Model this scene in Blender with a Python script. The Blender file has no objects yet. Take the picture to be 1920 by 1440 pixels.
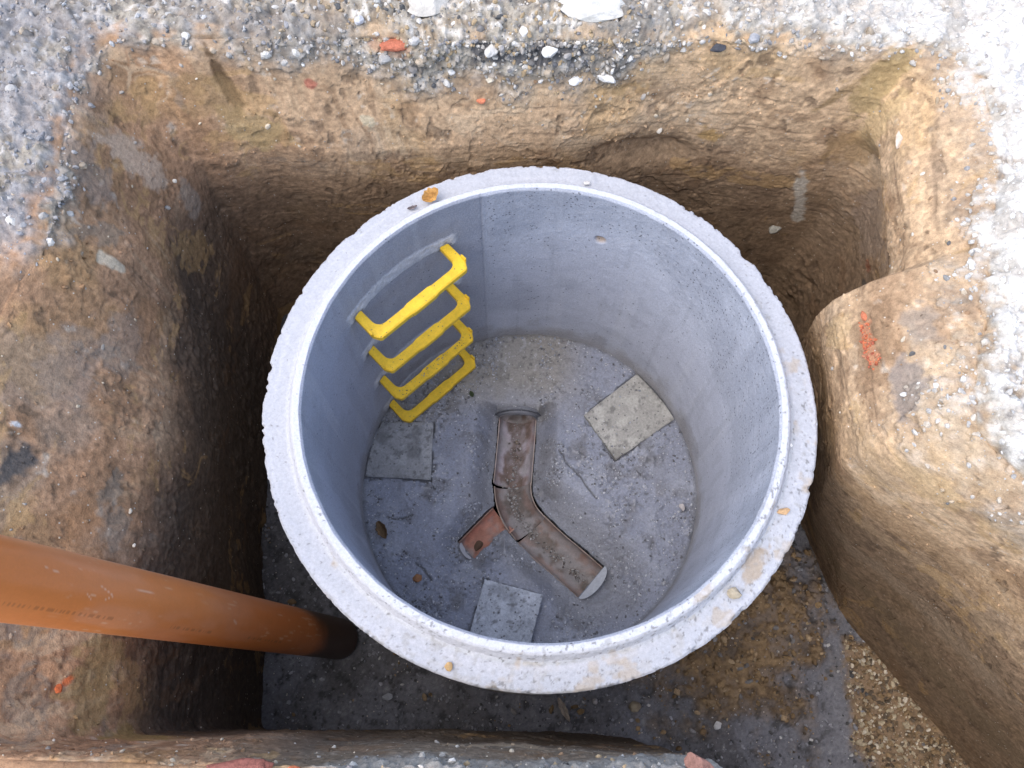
import bpy, bmesh, math, random
import numpy as np
from mathutils import Vector, Matrix

C = bpy.context.scene
COL = C.collection
rad = math.radians

# ------------------------------------------------------------------ camera
cam_d = bpy.data.cameras.new('camera'); cam = bpy.data.objects.new('camera', cam_d); COL.objects.link(cam)
R_ = Vector((0.99976129, 0.02048251, 0.00760525)); U_ = Vector((-0.02184887, 0.93723942, 0.3480013)); F_ = Vector((0, 0.34808439, -0.9374632))
M = Matrix((R_, U_, -F_)).transposed().to_4x4(); M.translation = (-0.0606, -0.6038, 1.7186)
cam.matrix_world = M
cam_d.sensor_width = 36; cam_d.lens = 30.0; cam_d.clip_start = 0.02; cam_d.clip_end = 300
C.camera = cam

# ------------------------------------------------------------------ light
SUN_EL, SUN_AZ = rad(65), rad(205)          # azimuth measured from +x, counter-clockwise
sd = Vector((math.cos(SUN_EL)*math.cos(SUN_AZ), math.cos(SUN_EL)*math.sin(SUN_AZ), math.sin(SUN_EL)))
w = bpy.data.worlds.new('World'); C.world = w; w.use_nodes = True
nt = w.node_tree; sky = nt.nodes.new('ShaderNodeTexSky'); sky.sky_type = 'NISHITA'; sky.sun_disc = False
sky.sun_elevation = SUN_EL; sky.sun_rotation = math.pi/2 - SUN_AZ; sky.dust_density = 2.0; sky.air_density = 1.0; sky.ozone_density = 1.0
bg = nt.nodes['Background']; bg.inputs[1].default_value = 0.15; nt.links.new(sky.outputs[0], bg.inputs[0])
sl = bpy.data.lights.new('sun', 'SUN'); sl.energy = 1.1; sl.angle = rad(80); sl.color = (1, 0.95, 0.88)
so = bpy.data.objects.new('sun', sl); COL.objects.link(so); so.rotation_euler = sd.to_track_quat('Z', 'Y').to_euler()
C.view_settings.view_transform = 'Standard'; C.view_settings.look = 'None'; C.view_settings.gamma = 1.0
C.view_settings.exposure = 1.18

# ------------------------------------------------------------------ noise (numpy)
def _h(ix, iy, iz, seed):
    h = (ix.astype(np.uint32)*np.uint32(374761393) + iy.astype(np.uint32)*np.uint32(668265263) + iz.astype(np.uint32)*np.uint32(2147483647) + np.uint32((seed*974634777+12345) & 0xffffffff))
    h = (h ^ (h >> np.uint32(13)))*np.uint32(1274126177); h ^= h >> np.uint32(16)
    h = h*np.uint32(2246822519); h ^= h >> np.uint32(13)
    return h.astype(np.float32)*np.float32(2/4294967295.0) - np.float32(1)
def vn(p, seed=0):
    p = p.astype(np.float32); i = np.floor(p).astype(np.int64); f = p - i
    f = f*f*f*(f*(f*6-15)+10)
    i = (i & 0xffffffff)
    x, y, z = i[:, 0], i[:, 1], i[:, 2]; fx, fy, fz = f[:, 0], f[:, 1], f[:, 2]
    def hh(a, b, c): return _h((x+a) & 0xffffffff, (y+b) & 0xffffffff, (z+c) & 0xffffffff, seed)
    l = lambda a, b, t: a+(b-a)*t
    return l(l(l(hh(0,0,0), hh(1,0,0), fx), l(hh(0,1,0), hh(1,1,0), fx), fy), l(l(hh(0,0,1), hh(1,0,1), fx), l(hh(0,1,1), hh(1,1,1), fx), fy), fz)
def fbm(p, scale, octv=3, seed=0, gain=.5):
    p = np.asarray(p, np.float32)/np.float32(scale); o = np.zeros(len(p), np.float32); a = 1.0; n = 0
    for k in range(octv):
        o += a*vn(p + 17.3*k, seed+k*7); n += a; a *= gain; p = p*2.03
    return o/n*1.6
def sst(a, b, x):
    t = np.clip((x-a)/(b-a), 0, 1); return t*t*(3-2*t)
def mix(c, d, t):
    return c + (np.asarray(d, np.float32)-c)*t[:, None]

# ------------------------------------------------------------------ mesh helpers
def mesh_np(name, V, F, mat, col=None, smooth=True, parent=None):
    me = bpy.data.meshes.new(name); V = np.asarray(V, np.float32); F = np.asarray(F, np.int32); k = F.shape[1]
    me.vertices.add(len(V)); me.vertices.foreach_set('co', V.ravel())
    me.loops.add(F.size); me.loops.foreach_set('vertex_index', F.ravel())
    me.polygons.add(len(F)); me.polygons.foreach_set('loop_start', np.arange(0, F.size, k, dtype=np.int32)); me.polygons.foreach_set('loop_total', np.full(len(F), k, np.int32))
    me.update(calc_edges=True)
    me.polygons.foreach_set('use_smooth', np.full(len(F), smooth))
    if col is not None:
        a = me.attributes.new('Col', 'FLOAT_COLOR', 'POINT')
        a.data.foreach_set('color', np.c_[np.clip(col[:, :3], 0.003, .92), col[:, 3] if col.shape[1] > 3 else np.ones(len(V))].astype(np.float32).ravel())
    me.materials.append(mat); me.validate()
    o = bpy.data.objects.new(name, me); COL.objects.link(o)
    if parent: o.parent = parent
    return o
def grid_faces(nr, nc, wrap=True, flip=False):
    r = np.arange(nr-1)[:, None]; c = np.arange(nc if wrap else nc-1)[None, :]; c2 = (c+1) % nc
    a = r*nc+c; b = r*nc+c2; d = (r+1)*nc+c2; e = (r+1)*nc+c
    F = np.stack([a, b, d, e], -1).reshape(-1, 4)
    return F[:, ::-1] if flip else F
def from_bm(name, bm, mat, parent=None, smooth=True):
    me = bpy.data.meshes.new(name); bm.to_mesh(me); bm.free(); me.materials.append(mat)
    for p in me.polygons: p.use_smooth = smooth
    o = bpy.data.objects.new(name, me); COL.objects.link(o)
    if parent: o.parent = parent
    return o
def tag(o, label=None, cat=None, group=None, kind=None):
    if label: o['label'] = label
    if cat: o['category'] = cat
    if group: o['group'] = group
    if kind: o['kind'] = kind
    return o

# ------------------------------------------------------------------ materials
def surf_mat(name, rough=.9, s1=150, s2=520, vary=.45, bump=.6, speck=0.0, speckcol=(.75,.72,.68), fixed=None, spec=.25, pores=0.0, bdist=.003):
    m = bpy.data.materials.new(name); m.use_nodes = True; t = m.node_tree; N = t.nodes; L = t.links
    b = N['Principled BSDF']; b.inputs['Roughness'].default_value = rough; b.inputs['Specular IOR Level'].default_value = spec
    tc = N.new('ShaderNodeTexCoord')
    if fixed is None:
        at = N.new('ShaderNodeAttribute'); at.attribute_name = 'Col'; base = at.outputs['Color']
    else:
        rg = N.new('ShaderNodeRGB'); rg.outputs[0].default_value = (*fixed, 1); base = rg.outputs[0]
    def noise(sc, det=4, ro=.6):
        n = N.new('ShaderNodeTexNoise'); n.inputs['Scale'].default_value = sc; n.inputs['Detail'].default_value = det; n.inputs['Roughness'].default_value = ro
        L.new(tc.outputs['Object'], n.inputs['Vector']); return n.outputs['Fac']
    def math_(op, a, b_=None, c_=None):
        n = N.new('ShaderNodeMath'); n.operation = op
        for i, v in enumerate((a, b_, c_)):
            if v is None: continue
            if isinstance(v, (int, float)): n.inputs[i].default_value = v
            else: L.new(v, n.inputs[i])
        return n.outputs[0]
    n1 = noise(s1); n2 = noise(s2, 2)
    mr = N.new('ShaderNodeMapRange'); L.new(math_('ADD', math_('MULTIPLY', n1, .6), math_('MULTIPLY', n2, .4)), mr.inputs[0])
    mr.inputs[1].default_value = .3; mr.inputs[2].default_value = .7; mr.inputs[3].default_value = 1-vary; mr.inputs[4].default_value = 1+vary
    mx = N.new('ShaderNodeVectorMath'); mx.operation = 'SCALE'; L.new(base, mx.inputs[0]); L.new(mr.outputs[0], mx.inputs['Scale'])
    colr = mx.outputs[0]
    hgt = math_('ADD', math_('MULTIPLY', n1, 1.0), math_('MULTIPLY', n2, .45))
    if speck > 0:
        v = N.new('ShaderNodeTexVoronoi'); v.inputs['Scale'].default_value = 170; L.new(tc.outputs['Object'], v.inputs['Vector'])
        sm = math_('LESS_THAN', v.outputs['Distance'], .30)
        sx = N.new('ShaderNodeSeparateColor'); L.new(v.outputs['Color'], sx.inputs[0])
        pick = math_('MULTIPLY', sm, math_('LESS_THAN', sx.outputs[0], speck))
        mm = N.new('ShaderNodeMix'); mm.data_type = 'RGBA'; L.new(pick, mm.inputs[0]); L.new(colr, mm.inputs[6]); mm.inputs[7].default_value = (*speckcol, 1); colr = mm.outputs[2]
        hgt = math_('ADD', hgt, math_('MULTIPLY', pick, .3))
    if pores > 0:
        v = N.new('ShaderNodeTexVoronoi'); v.inputs['Scale'].default_value = 130; L.new(tc.outputs['Object'], v.inputs['Vector'])
        sx = N.new('ShaderNodeSeparateColor'); L.new(v.outputs['Color'], sx.inputs[0])
        pz = at.outputs['Alpha']
        pp = math_('MULTIPLY', math_('LESS_THAN', v.outputs['Distance'], .30), math_('LESS_THAN', sx.outputs[1], math_('MULTIPLY', pz, pores)))
        mm = N.new('ShaderNodeMix'); mm.data_type = 'RGBA'; L.new(math_('MULTIPLY', pp, .7), mm.inputs[0]); L.new(colr, mm.inputs[6]); mm.inputs[7].default_value = (.08, .08, .085, 1); colr = mm.outputs[2]
        hgt = math_('SUBTRACT', hgt, math_('MULTIPLY', pp, .8))
    L.new(colr, b.inputs['Base Color'])
    if bump > 0:
        bp = N.new('ShaderNodeBump'); bp.inputs['Strength'].default_value = bump; bp.inputs['Distance'].default_value = bdist
        L.new(hgt, bp.inputs['Height']); L.new(bp.outputs[0], b.inputs['Normal'])
    return m
M_soil = surf_mat('soil', .92, 110, 420, .34, .8, speck=.02, speckcol=(.52,.46,.38), spec=.12)
M_gravel = surf_mat('gravel', .9, 160, 600, .35, .7, spec=.2)
M_conc = surf_mat('concrete', .82, 170, 520, .17, .40, spec=.25, bdist=.0015)
M_porous = surf_mat('porous_concrete', .85, 260, 560, .30, .7, spec=.25, pores=.30, bdist=.002)
M_mortar = surf_mat('mortar', .9, 170, 560, .28, .7, speck=.05, speckcol=(.5,.5,.5), spec=.2)
M_slab = surf_mat('slab_concrete', .9, 140, 480, .28, .5, spec=.2, pores=.10)
M_stone = surf_mat('stone', .85, 90, 300, .22, .5, spec=.25)
M_brick = surf_mat('brick', .9, 130, 420, .35, .7, spec=.15)
M_plastic = surf_mat('plastic', .36, 40, 240, .06, .06, spec=.5)
M_clay = surf_mat('channel_clay', .62, 60, 300, .22, .3, spec=.25)
M_leaf = surf_mat('leaf', .7, 120, 300, .35, .4, spec=.25)
M_yellow = surf_mat('yellow_plastic', .45, 45, 260, .20, .10, speck=.07, speckcol=(.28,.20,.09), spec=.35)
M_plaster = surf_mat('plaster', .85, 90, 400, .18, .4, spec=.2)

# ------------------------------------------------------------------ excavation
ZT, ZB = 0.25, -0.93
DIAG = lambda off: [(.93+off, -.33), (1.27+off, -.76), (1.66+off, -1.25), (1.9+off, -1.9), (.9, -2.1)]
NEARR = [(.62, -1.25), (.37, -.765), (.30, -.70)]
LV = {
 .25: [(.80,-.12),(.84,.09),(.885,.27),(.94,.5),(.935,.70),(.83,.755),(.5,.765),(.29,.765),(-.08,.745),(-.38,.75),(-.72,.745),(-.95,.74),(-1.01,.66),(-1.0,.40),(-.985,.22),(-1.04,.11),(-1.07,-.06),(-1.06,-.4),(-1.04,-.70),(-.6,-.70),(0,-.695)]+NEARR[::-1]+DIAG(.05)[::-1]+[(.93,-.27)],
 .12: [(.68,-.12),(.69,0),(.69,.14),(.69,.20),(.70,.247),(.775,.262),(.795,.40),(.80,.65),(.77,.715),(.5,.745),(.29,.75),(-.08,.73),(-.38,.725),(-.7,.715),(-.90,.68),(-.94,.6),(-.93,.4),(-.93,.2),(-.96,0),(-.95,-.4),(-.93,-.69),(-.6,-.69),(0,-.685)]+NEARR[::-1]+DIAG(0)[::-1]+[(.785,-.225)],
 .03: [(.655,-.12),(.65,.1),(.646,.20),(.650,.249),(.745,.258),(.775,.32),(.785,.42),(.79,.64),(.76,.705),(.5,.735),(.3,.74),(.1,.715),(-.07,.705),(-.4,.685),(-.7,.67),(-.86,.635),(-.89,.5),(-.89,.1),(-.89,-.1),(-.87,-.3),(-.85,-.685),(-.5,-.68),(0,-.68)]+NEARR[::-1]+DIAG(-.005)[::-1]+[(.75,-.205)],
 -.05: [(.648,-.12),(.648,.1),(.642,.20),(.640,.250),(.83,.268),(.858,.36),(.865,.63),(.80,.70),(.5,.73),(.32,.735),(.2,.71),(-.07,.69),(-.4,.655),(-.7,.64),(-.84,.61),(-.87,.45),(-.865,.1),(-.84,-.1),(-.82,-.3),(-.80,-.68),(-.5,-.675),(0,-.675)]+NEARR[::-1]+DIAG(-.01)[::-1]+[(.725,-.19)],
 -.3: [(.70,-.12),(.69,.1),(.665,.20),(.66,.250),(.84,.272),(.885,.40),(.875,.62),(.80,.69),(.5,.725),(.32,.735),(.18,.72),(-.08,.70),(-.4,.67),(-.7,.66),(-.84,.605),(-.845,.35),(-.81,.1),(-.785,-.12),(-.775,-.4),(-.77,-.68),(-.5,-.67),(0,-.672)]+NEARR[::-1]+DIAG(-.02)[::-1]+[(.765,-.205)],
 -.6: [(.78,-.12),(.74,.1),(.71,.24),(.84,.28),(.865,.45),(.85,.60),(.77,.69),(.4,.75),(0,.71),(-.4,.69),(-.7,.67),(-.84,.60),(-.845,.35),(-.825,.1),(-.80,-.13),(-.77,-.4),(-.755,-.69),(-.5,-.68),(0,-.68)]+NEARR[::-1]+DIAG(-.01)[::-1]+[(.835,-.245)],
 -.93: [(.87,-.10),(.80,.1),(.75,.24),(.83,.28),(.86,.45),(.84,.58),(.74,.69),(.4,.74),(0,.71),(-.4,.69),(-.7,.67),(-.84,.60),(-.845,.35),(-.83,.1),(-.82,-.14),(-.785,-.4),(-.755,-.69),(-.5,-.69),(0,-.69)]+NEARR[::-1]+DIAG(0)[::-1]+[(.915,-.285)],
}
CY = .2
NTH = 2350                                      # columns of the wall grid, closer together where the wall runs away from the centre
_t = np.linspace(0, 2*np.pi, 40001); _dg = (np.degrees(_t)+180) % 360-180
_w = 1+13*np.exp(-((_dg+33)/4.2)**4); _c = np.concatenate([[0], np.cumsum((_w[1:]+_w[:-1])/2)]); _c /= _c[-1]
TH = np.interp(np.arange(NTH)/NTH, _c, _t)
def poly_r(poly, th):
    P = np.array(poly, float)-np.array([0, CY]); a = np.arctan2(P[:, 1], P[:, 0]) % (2*np.pi); o = np.argsort(a); P = P[o]; a = a[o]
    P = np.r_[P[-1:], P, P[:1]]; a = np.r_[a[-1]-2*np.pi, a, a[0]+2*np.pi]
    k = np.clip(np.searchsorted(a, th, side='right')-1, 0, len(a)-2)
    A, B = P[k], P[k+1]; d = np.c_[np.cos(th), np.sin(th)]; e = B-A
    return (A[:, 0]*e[:, 1]-A[:, 1]*e[:, 0])/(d[:, 0]*e[:, 1]-d[:, 1]*e[:, 0])
def smooth_wrap(a, sig):
    n = int(sig*3)+1; k = np.exp(-.5*(np.arange(-n, n+1)/sig)**2); k /= k.sum()
    return np.convolve(np.r_[a[-n:], a, a[:n]], k, 'valid')
LZ = sorted(LV, reverse=True)
RT = np.array([smooth_wrap(poly_r(LV[z], TH), 2.6) for z in LZ])
dz = .003
WZ = np.r_[np.arange(ZT, -.42, -dz), np.arange(-.42, ZB, -.007)]
_deg = np.degrees(TH); _d = (_deg-12+180) % 360-180
TIGHT = np.clip(1-(np.abs(_d)-18)/8, 0, 1)
TIGHT = TIGHT*TIGHT*(3-2*TIGHT)
def R_at(z): return R_lv(z, .014)*TIGHT+(R_lv(z, .07)+R_lv(z, .035)+R_lv(z, .10))/3*(1-TIGHT)
def R_lv(z, w_):                                   # radii of the wall at height z, smoothed between levels
    out = 0
    for dd, wt in ((-w_, .25), (0, .5), (w_, .25)):
        zz = min(max(z+dd, LZ[-1]), LZ[0]); k = 0
        while k < len(LZ)-2 and zz < LZ[k+1]: k += 1
        t = (LZ[k]-zz)/(LZ[k]-LZ[k+1]); out = out + wt*(RT[k]*(1-t)+RT[k+1]*t)
    return out
GD = np.r_[[45, 22, 11, 6, 3.5, 2.2, 1.5, 1.1, .85, .7, .6, .52, .46, .42], np.arange(.385, 0.001, -.0035)]
NF = 3
ct, st = np.cos(TH), np.sin(TH)
SDl = list(GD)+list(-(ZT-WZ))+[-1.2]*NF
rows = []; rr = []; wn = []; kindrow = []
Rt, Rb = R_at(ZT), R_at(ZB)
for d in GD:
    zz = np.full(NTH, ZT - .03*math.exp(-d/.025)); rows.append(np.c_[ct*(Rt+.012+d), CY+st*(Rt+.012+d), zz]); wn.append(.5*math.exp(-d/.02)); kindrow.append(0)
for z in WZ:
    r = R_at(z) + .012*math.exp(-(ZT-z)/.03); rows.append(np.c_[ct*r, CY+st*r, np.full(NTH, z-.03*math.exp(-(ZT-z)/.03))])
    wn.append(1-.5*math.exp(-(ZT-z)/.02)-0*math.exp(-(z-ZB)/.02)); kindrow.append(1)
for k in range(NF):
    f = (k+1)/NF; r = Rb; rows.append(np.c_[ct*r, CY+st*r, np.full(NTH, ZB-.02*(k+1))]); wn.append(1.0); kindrow.append(1)
NR = len(rows); kindrow = np.array(kindrow)
P = np.concatenate(rows).astype(np.float32)
SD = np.repeat(np.array(SDl, np.float32), NTH); WN = np.repeat(np.array(wn, np.float32), NTH); KR = np.repeat(kindrow, NTH); THA = np.tile(TH, NR).astype(np.float32)
X, Y, Z = P[:, 0].copy(), P[:, 1].copy(), P[:, 2].copy(); RAD = np.hypot(X, Y); DEG = np.degrees(np.arctan2(Y, X)) % 360
near = RAD < 3
def pin(poly, soft=.03, wob=.02, seed=5):       # soft mask of a plan polygon given as (x,y), convex CCW
    q = np.ones(len(X), np.float32)*9; n1 = None
    for (a, b), (c, d) in zip(poly, poly[1:]+poly[:1]):
        l = math.hypot(c-a, d-b); q = np.minimum(q, ((X-a)*-(d-b)+(Y-b)*(c-a))/l)
    return sst(-soft, soft, q + wob*N_MID)
def dang(a, b): return (a-b+180) % 360-180
N_BIG = fbm(P*np.array([1, 1, .45]), .33, 3, 1); N_MID = fbm(P, .075, 4, 2); N_FINE = fbm(P, .019, 3, 3); N_FINE2 = fbm(P, .008, 2, 4)
_r0 = R_at(0); _xy = np.c_[ct*_r0, st*_r0]; _al = np.cumsum(np.r_[0, np.hypot(*np.diff(_xy, axis=0).T)]); ARC = np.tile(_al, NR).astype(np.float32)
vert = sst(112, 128, DEG)*(1-sst(205, 240, DEG))             # where the bucket teeth scraped downwards
q = np.stack([ARC*1.0+Z*.1, Z, 0*Z], -1)
ST_H = .5*fbm(q*np.array([2.2, 42, 1]), 1, 3, 11)+.6*fbm(q*np.array([7, 150, 1]), 1, 2, 13); ST_V = .6*fbm(np.stack([ARC+Z*.25, Z, 0*Z], -1)*np.array([24, 1.6, 1]), 1, 3, 12)+.5*fbm(np.stack([ARC+Z*.22, Z, 0*Z], -1)*np.array([90, 4, 1]), 1, 2, 14)
STREAK = ST_H*(1-vert)+ST_V*vert; SPATCH = sst(-.35, .35, fbm(P, .16, 3, 15))
ROUGHZ = sst(.05, .6, fbm(P, .22, 4, 21)-.05)                 # patches that are crumbly instead of scraped smooth
leftlow = sst(161, 172, DEG+6*N_BIG)*(1-sst(232, 246, DEG))    # no road base on the lower left side
strata = sst(.085, .17, Z + .035*N_BIG + .03*N_MID - .35*leftlow - .085*(1-sst(62, 78, DEG+5*N_BIG)*sst(130, 116, DEG+5*N_BIG))*sst(200, 140, DEG))           # road base above the loam
nearside = sst(228, 240, DEG)*(1-sst(305, 312, DEG))
on_wall = (KR == 1).astype(np.float32); on_gr = (KR == 0).astype(np.float32); on_fl = (KR == 2).astype(np.float32)
gsoft = sst(-.045, .03, SD+.05*N_BIG+.05*N_MID+.03*N_FINE)
crumb = np.clip(on_wall*(strata+.45*ROUGHZ)*(1-gsoft)+gsoft*(1-.8*leftlow), 0, 1)*(1-.25*nearside)
ridg = 1-np.abs(fbm(P, .03, 3, 31))
rightw = sst(70, 20, np.abs(dang(DEG, 10)))                    # right-hand side, loose limestone
CH = fbm(P*np.array([1, 1, .6]), .045, 4, 5, .6)
D = N_BIG*.013*(.3+.7*sst(.5, .95, WN)) + N_MID*(.0014+.0085*crumb) + CH*(.0005+.0016*ROUGHZ) - on_wall*(1-crumb)*sst(.55, .75, CH)*.003 + N_FINE*(.0006+.0054*crumb) + N_FINE2*(.0004+.0024*crumb)
SMD = fbm(np.stack([ARC*6+.6*N_MID, Z*5+.4*N_MID, 0*Z], -1), 1, 4, 305)
D += on_wall*(1-strata)*(sst(.30, .40, SMD)*.0025-sst(.36, .46, -SMD)*.003)
D += on_wall*(1-crumb)*(STREAK*.0007-sst(.5, .7, STREAK)*.0018) + crumb*(ridg-.7)*.012
D += on_gr*near*(1-np.exp(-np.maximum(SD, 0)/.02))*(.02*fbm(P, .12, 3, 41)*(.5+rightw)*(1-.7*nearside))
# gouges and lumps on the wall: (theta deg, z, half length along wall m, half height m, depth m)
LUMPS = [(136.0,.11,.014,.055,-.014),(121.3,.031,.014,.016,.006),(93,.195,.11,.022,-.014),(164.4,.085,.015,.03,.004),(150.4,.075,.03,.08,.004),
 (70,-.145,.085,.045,-.05),(76,-.12,.05,.03,-.02),(191,.15,.05,.02,-.006)]
for (t, z, a, b, h) in LUMPS:
    g = np.exp(-((dang(DEG, t)*math.pi/180*RAD/a)**2+((Z-z)/b)**2)); D += on_wall*h*g
NX, NY = -np.cos(THA)*WN, -np.sin(THA)*WN; NZ = 1-WN
l = np.sqrt(NX*NX+NY*NY+NZ*NZ); D = D*(np.where(near, 1, .0))
P[:, 0] += NX/l*D; P[:, 1] += NY/l*D; P[:, 2] += NZ/l*D
r = np.hypot(P[:, 0], P[:, 1]); k = np.where((KR == 1) & (r < .612), .612/r, 1); P[:, 0] *= k; P[:, 1] *= k

# soil colours (dry albedo)
TAN = np.array([.565, .39, .235]); BRN = np.array([.27, .165, .095]); OCH = np.array([.44, .27, .09]); GRY = np.array([.25, .235, .20]); DRK = np.array([.09, .07, .05])
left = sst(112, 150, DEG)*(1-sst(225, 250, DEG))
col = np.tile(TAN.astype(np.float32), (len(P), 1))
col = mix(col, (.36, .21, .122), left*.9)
col = mix(col, (.44, .30, .185), sst(-.1, .5, N_BIG)*.5)
col = mix(col, OCH, sst(.25, .75, fbm(P, .16, 4, 51))*.25)
col = mix(col, BRN, sst(.15, .7, fbm(P, .12, 4, 52))*.6)
col = mix(col, GRY, sst(.2, .65, fbm(P, .2, 4, 53))*(.15+.2*left))
col = mix(col, (.16, .11, .075), sst(.1, .9, STREAK)*.22*(1-crumb)*SPATCH)
col = mix(col, (.55, .43, .28), sst(.15, .9, -STREAK)*.28*(1-crumb)*SPATCH)
low = sst(-.02, -.30, Z + .05*N_BIG+.03*N_MID)               # damp subsoil, with the shade of the deep wall painted in
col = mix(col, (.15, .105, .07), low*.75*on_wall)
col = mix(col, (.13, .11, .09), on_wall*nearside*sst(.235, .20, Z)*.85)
col = mix(col, (.085, .068, .054), on_wall*sst(-.04, -.22, Z+.05*N_BIG+.03*N_MID)*sst(140, 160, DEG)*(1-sst(222, 240, DEG))*.85)  # lower left wall: damp soil plus painted shade beside the ring
col = mix(col, DRK, on_wall*sst(.35, .9, N_FINE)*ROUGHZ*.6)
col = mix(col, (.13, .09, .06), on_wall*sst(.55, .75, CH)*.6*(1-crumb)); col = mix(col, (.13, .09, .06), on_wall*sst(.6, .75, STREAK)*.35*(1-crumb)*SPATCH)
col = col*(1+.28*np.clip(fbm(P, .011, 3, 55), -1, 1)*on_wall)[:, None]
col = mix(col, (.66, .60, .50), on_wall*sst(.75, 1.1, fbm(P, .03, 3, 54))*sst(-.2, .1, Z)*.45)
_wp = fbm(P, .10, 3, 300); SM = fbm(np.stack([ARC*(1-.75*vert)*5+Z*1.5*vert+.5*_wp, Z*(10-5*vert)+.6*_wp, .3*_wp], -1), 1, 4, 301, .62)
sm2 = fbm(np.stack([ARC*7+.8*_wp, Z*9, 0*Z], -1), 1, 5, 302, .62)
col = mix(col, (.60, .455, .30), on_wall*sst(.34, .56, SM)*.42*sst(-.16, -.02, Z+.04*N_BIG)); col = mix(col, (.19, .115, .065), on_wall*sst(.38, .60, -SM)*.42)
col = mix(col, (.25, .21, .165), on_wall*sst(.42, .56, sm2)*.55*left*sst(-.2, -.05, Z)); col = mix(col, (.47, .30, .13), on_wall*sst(.45, .6, -sm2)*.4)
# road base strata and ground
g1 = fbm(P, .02, 3, 61); g2 = fbm(P, .07, 3, 62)
grav = np.tile(np.array([.36, .32, .26], np.float32), (len(P), 1))
grav = mix(grav, (.60, .56, .50), sst(.1, .7, g1)); grav = mix(grav, (.10, .09, .085), sst(.2, .8, -g1)*.7); grav = mix(grav, (.36, .26, .16), sst(.0, .6, g2+.3*fbm(P, .2, 3, 64))*.65)
grav = mix(grav, (.17, .155, .14), sst(-.1, .6, fbm(P, .15, 4, 63))*.6)
lgrey = sst(60, 15, np.abs(dang(DEG, 172)))
grav = mix(grav, np.array([.30, .30, .32]), lgrey*.6*(on_gr+.5*on_wall)*sst(-.5, .3, g2+g1*.5))
white = rightw*sst(.0, .075, SD+.05*N_BIG+.045*N_MID+.03*N_FINE)
grav = mix(grav, np.array([.66, .64, .60]), white*sst(-.9, -.2, g2+.4)*.9); grav = mix(grav, (.40, .36, .31), white*sst(.0, .6, fbm(P, .05, 4, 65))*.75)
col = mix(col, np.zeros(3), np.zeros(len(P)))
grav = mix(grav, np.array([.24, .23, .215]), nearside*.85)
tt = np.clip(gsoft*(1-leftlow)+on_wall*strata*(1-gsoft), 0, 1)[:, None]; tt = tt*(1-.6*(on_wall*rightw*(1-white))[:, None]); col = col*(1-tt)+grav*tt
# stains and clods that the walls show: (theta deg, z, half length along wall m, half height m, turn deg, colour, strength)
STAINS = [(136.0,.115,.014,.065,3,(.09,.055,.03),.85),(136.4,.015,.05,.055,0,(.37,.265,.13),.7),(138,.10,.06,.05,0,(.30,.20,.10),.5),
 (150.4,.075,.034,.09,-8,(.46,.35,.26),.85),(164.4,.085,.017,.034,0,(.55,.47,.35),.9),(148,-.09,.03,.05,0,(.36,.30,.24),.6),(156,.16,.05,.06,0,(.24,.20,.17),.6),
 (191.5,.15,.055,.022,25,(.085,.085,.085),.85),(187.4,.163,.010,.014,0,(.72,.71,.69),.95),(180,.10,.10,.05,0,(.25,.20,.165),.45),(200,.05,.09,.05,0,(.36,.20,.10),.5),(205,.14,.10,.04,0,(.25,.19,.15),.6),(213.9,.04,.008,.012,0,(.60,.16,.06),.95),
 (174,.02,.07,.04,10,(.24,.20,.165),.45),(168,-.03,.05,.03,0,(.30,.17,.09),.6),(215,.0,.08,.05,0,(.30,.22,.10),.6),(222,-.05,.05,.07,0,(.34,.24,.09),.7),
 (127.3,.123,.012,.014,0,(.40,.13,.09),.8),(121.3,.031,.016,.020,0,(.52,.44,.30),.9),(93,.195,.125,.026,0,(.085,.085,.09),.85),(114,.205,.035,.022,0,(.46,.26,.17),.5),
 (61,-.07,.04,.03,0,(.42,.26,.09),.7),(44,.15,.03,.10,0,(.34,.245,.11),.7),(41,.05,.035,.08,0,(.46,.33,.17),.65),(42.5,-.06,.05,.06,0,(.40,.26,.13),.65),(47,.10,.01,.06,25,(.24,.16,.07),.6),
 (44.6,-.27,.014,.12,-14,(.46,.43,.37),.75),(29.6,-.28,.018,.02,0,(.26,.10,.055),.8),(27,-.33,.03,.012,0,(.07,.07,.065),.7),(34,-.22,.10,.10,0,(.30,.225,.165),.7),
 (8.5,.095,.060,.014,0,(.55,.24,.13),.45),(358,.15,.08,.028,0,(.23,.20,.18),.75),(8,.17,.05,.02,0,(.28,.24,.20),.6),(345.6,.096,.04,.035,0,(.47,.33,.18),.6),(350,.03,.06,.05,0,(.36,.25,.15),.6),(14,.02,.03,.05,0,(.52,.37,.21),.6),
 (340,-.1,.16,.05,-18,(.32,.20,.10),.4),(337,-.4,.16,.045,-15,(.34,.26,.18),.4),(335,-.2,.15,.025,-15,(.52,.37,.22),.35),(334,-.62,.3,.06,-10,(.19,.14,.085),.45)]
for (t, z, a, b, turn, cc, sgh) in STAINS:
    du = dang(DEG, t)*math.pi/180*RAD; dv = Z-z; ca, sa = math.cos(rad(turn)), math.sin(rad(turn))
    u = (du*ca+dv*sa)/a; v = (-du*sa+dv*ca)/b
    g = sst(1.15, .75, np.sqrt(u*u+v*v)+.42*N_MID+.32*N_FINE); col = mix(col, cc, g*sgh*on_wall)
col = np.clip(col, .01, .9)
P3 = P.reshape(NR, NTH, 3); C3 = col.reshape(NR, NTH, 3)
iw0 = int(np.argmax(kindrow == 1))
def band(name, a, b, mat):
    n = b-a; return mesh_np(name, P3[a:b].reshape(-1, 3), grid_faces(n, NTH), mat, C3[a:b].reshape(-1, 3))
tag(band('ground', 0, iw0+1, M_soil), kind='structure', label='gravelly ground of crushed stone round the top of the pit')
tag(band('terrain', iw0, NR, M_soil), kind='structure', label='excavated brown loam sides of the pit')

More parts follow.
